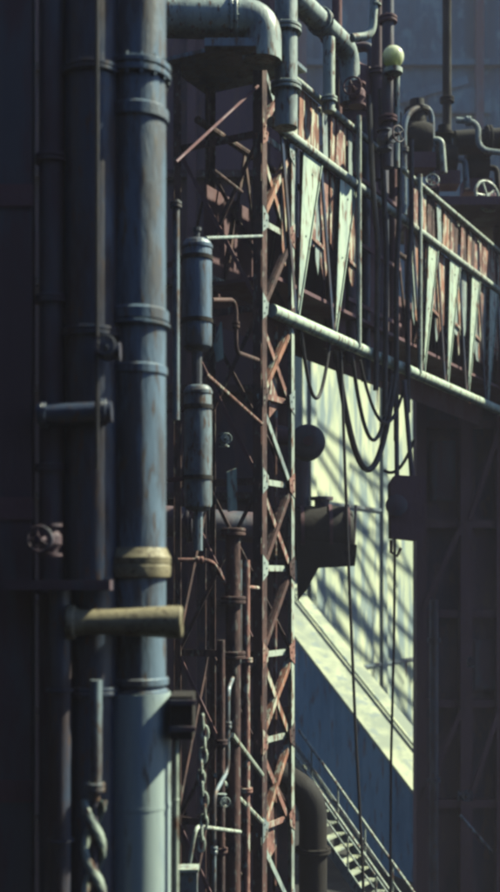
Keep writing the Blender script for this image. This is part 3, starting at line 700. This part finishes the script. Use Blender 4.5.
# machinery on top
def machine(label, px, py, d, s, m, mm):
    c = P(px, py, d)
    o = empty('blower', c, label, 'machine', 'machines on the bunker roof')
    MB().lathe(c+VX*(-s*.55), VX, [(0, s*.3), (.02, s*.62), (s*.3, s*.7), (s*.8, s*.7), (s*1.1, s*.6), (s*1.12, s*.25)], 24).build('casing', m, o)
    MB().lathe(c+VZ*s*.55, VZ, [(0, s*.4), (s*.5, s*.35), (s*.52, s*.5), (s*.65, s*.5), (s*.67, s*.3), (s*1.0, s*.28)], 20).build('outlet', m, o)
    MB().obox(c-VZ*s*.95, (VX, VY, VZ), s*1.3, s*1.1, s*.6).build('plinth', 'dark', o)
    MB().sweep(fillet([c+VX*s*.5, c+VX*s*.95, c+VX*s*1.05-VZ*s*1.3], s*.25), s*.13, 12).build('pipe', mm, o)
    return o
machine('rounded dark blower nearest the lamp pole on the bunker roof', 417, 140, 29, .62, 'soot', 'pale')
machine('blower with pale bent pipe in the middle of the bunker roof', 444, 160, 30, .55, 'soot', 'navyl')
machine('low blower at the right end of the bunker roof', 476, 168, 30.5, .55, 'soot', 'soot')
hw = empty('flywheel', P(487, 196, 29), 'pale spoked wheel at the right edge above the bridge', 'wheel')
handwheel(hw, P(487, 196, 29), (.5, -.85, .1), 15/F*29, 'pale', 'rim')
MB().sweep([P(487, 196, 29), P(495, 196, 30.5)], .08, 10).build('axle', 'dark', hw)
vert('chimney_post', 'tall slim dark post rising from the bunker roof at upper right', 447, 4.5, 31, -80, 150, 'soot', (100, ), flk=dict(th=.06, bolts=0, out=1.6))
pipe('header_pipe', 'dark level header pipe above the bunker roof at upper right', [P(455, 143, 30), P(540, 138, 30)], .3, 'soot', [(P(488, 141, 30), VX)], flk=dict(th=.06, bolts=10))
pipe('bent_pipe', 'thin pale pipe arching between the lamp post and the first blower', [P(404, 215, 28.5), P(404, 112, 28.5), P(432, 104, 29), P(432, 215, 29)], .07, 'navyl', [(P(404, 150, 28.5), VZ)], bend=.5, n=10, flk=dict(th=.05, bolts=6, out=1.7))
pipe('bent_pipe', 'thin dull pipe stepping down at the right edge above the flywheel', [P(456, 120, 29.5), P(478, 122, 29.5), P(478, 150, 29.5), P(530, 156, 29.5)], .07, 'worn', [(P(468, 121, 29.5), VX)], bend=.3, n=10, flk=dict(th=.05, bolts=6, out=1.7))
valve('gate_valve', 'dark valve with pale handwheel between the blowers on the bunker roof', P(430, 190, 28.4), VX, (0, -1, .3), .2, 'dark', wm='worn')
pl = empty('roof_deck', (8, 30.5, Y(215, 30)), 'dark steel deck under the machines on the bunker roof', 'platform')
MB().box((X(405, 30), 28.6, Y(222, 30)), (14, 32, Y(214, 30))).build('deck', 'dark', pl)
for px in (410, 440, 470, 500): MB().box((X(px-3, 30), 30.3, Y(290, 30)), (X(px+3, 30), 30.5, Y(222.5, 30))).build('prop', 'dark', pl)
for k in range(5):
    s = 6.6+k*1.9

# ================================================================== LIGHT, CAMERA
w = bpy.data.worlds.new('World'); sc.world = w; w.use_nodes = True
nt = w.node_tree; bg = nt.nodes['Background']
sky = nt.nodes.new('ShaderNodeTexSky'); sky.sky_type = 'NISHITA'; sky.sun_disc = False
sky.sun_elevation = SUNEL; sky.sun_rotation = SUNAZ; sky.air_density = 1.0; sky.dust_density = .2; sky.ozone_density = 5.0
nt.links.new(sky.outputs[0], bg.inputs['Color']); bg.inputs['Strength'].default_value = .07
sl = bpy.data.lights.new('sun', 'SUN'); sl.energy = 5.0; sl.angle = R(.9); sl.color = (.97, 1.0, .72)
so = bpy.data.objects.new('sun', sl); COL.objects.link(so); so.rotation_euler = S.to_track_quat('Z', 'Y').to_euler()
so.location = (20, 0, 40)
cam = bpy.data.cameras.new('camera'); co = bpy.data.objects.new('camera', cam); COL.objects.link(co)
co.location = (0, 0, H); co.rotation_euler = (R(90), 0, 0)
cam.sensor_fit = 'VERTICAL'; cam.sensor_height = 36; cam.lens = 36*F/892; cam.shift_y = 134/892; cam.clip_end = 3000
cam.dof.use_dof = True; cam.dof.focus_distance = 18.5; cam.dof.aperture_fstop = .8
hz = bpy.data.materials.new('black_lift_haze'); hz.use_nodes = True; hn = hz.node_tree
for n_ in list(hn.nodes):
    if n_.type == 'BSDF_PRINCIPLED': hn.nodes.remove(n_)
pv = hn.nodes.new('ShaderNodeVolumePrincipled'); pv.inputs['Color'].default_value = (.80, .77, 1.0, 1); pv.inputs['Density'].default_value = .0013  # tinted air added to lift the blacks
hn.links.new(pv.outputs[0], [n_ for n_ in hn.nodes if n_.type == 'OUTPUT_MATERIAL'][0].inputs['Volume'])
M['haze'] = hz
ho = MB().box((-950, -350, -1), (950, 1550, 58.5)).build('haze', 'haze'); ho['kind'] = 'stuff'
sc.camera = co
sc.view_settings.view_transform = 'Standard'; sc.view_settings.look = 'None'; sc.view_settings.exposure = .75; sc.view_settings.gamma = 1
sc.view_settings.use_curve_mapping = False
sc.render.engine = 'CYCLES'
sc.cycles.use_denoising = True
sc.cycles.filter_width = 2.7
sc.cycles.max_bounces = 6; sc.cycles.diffuse_bounces = 0
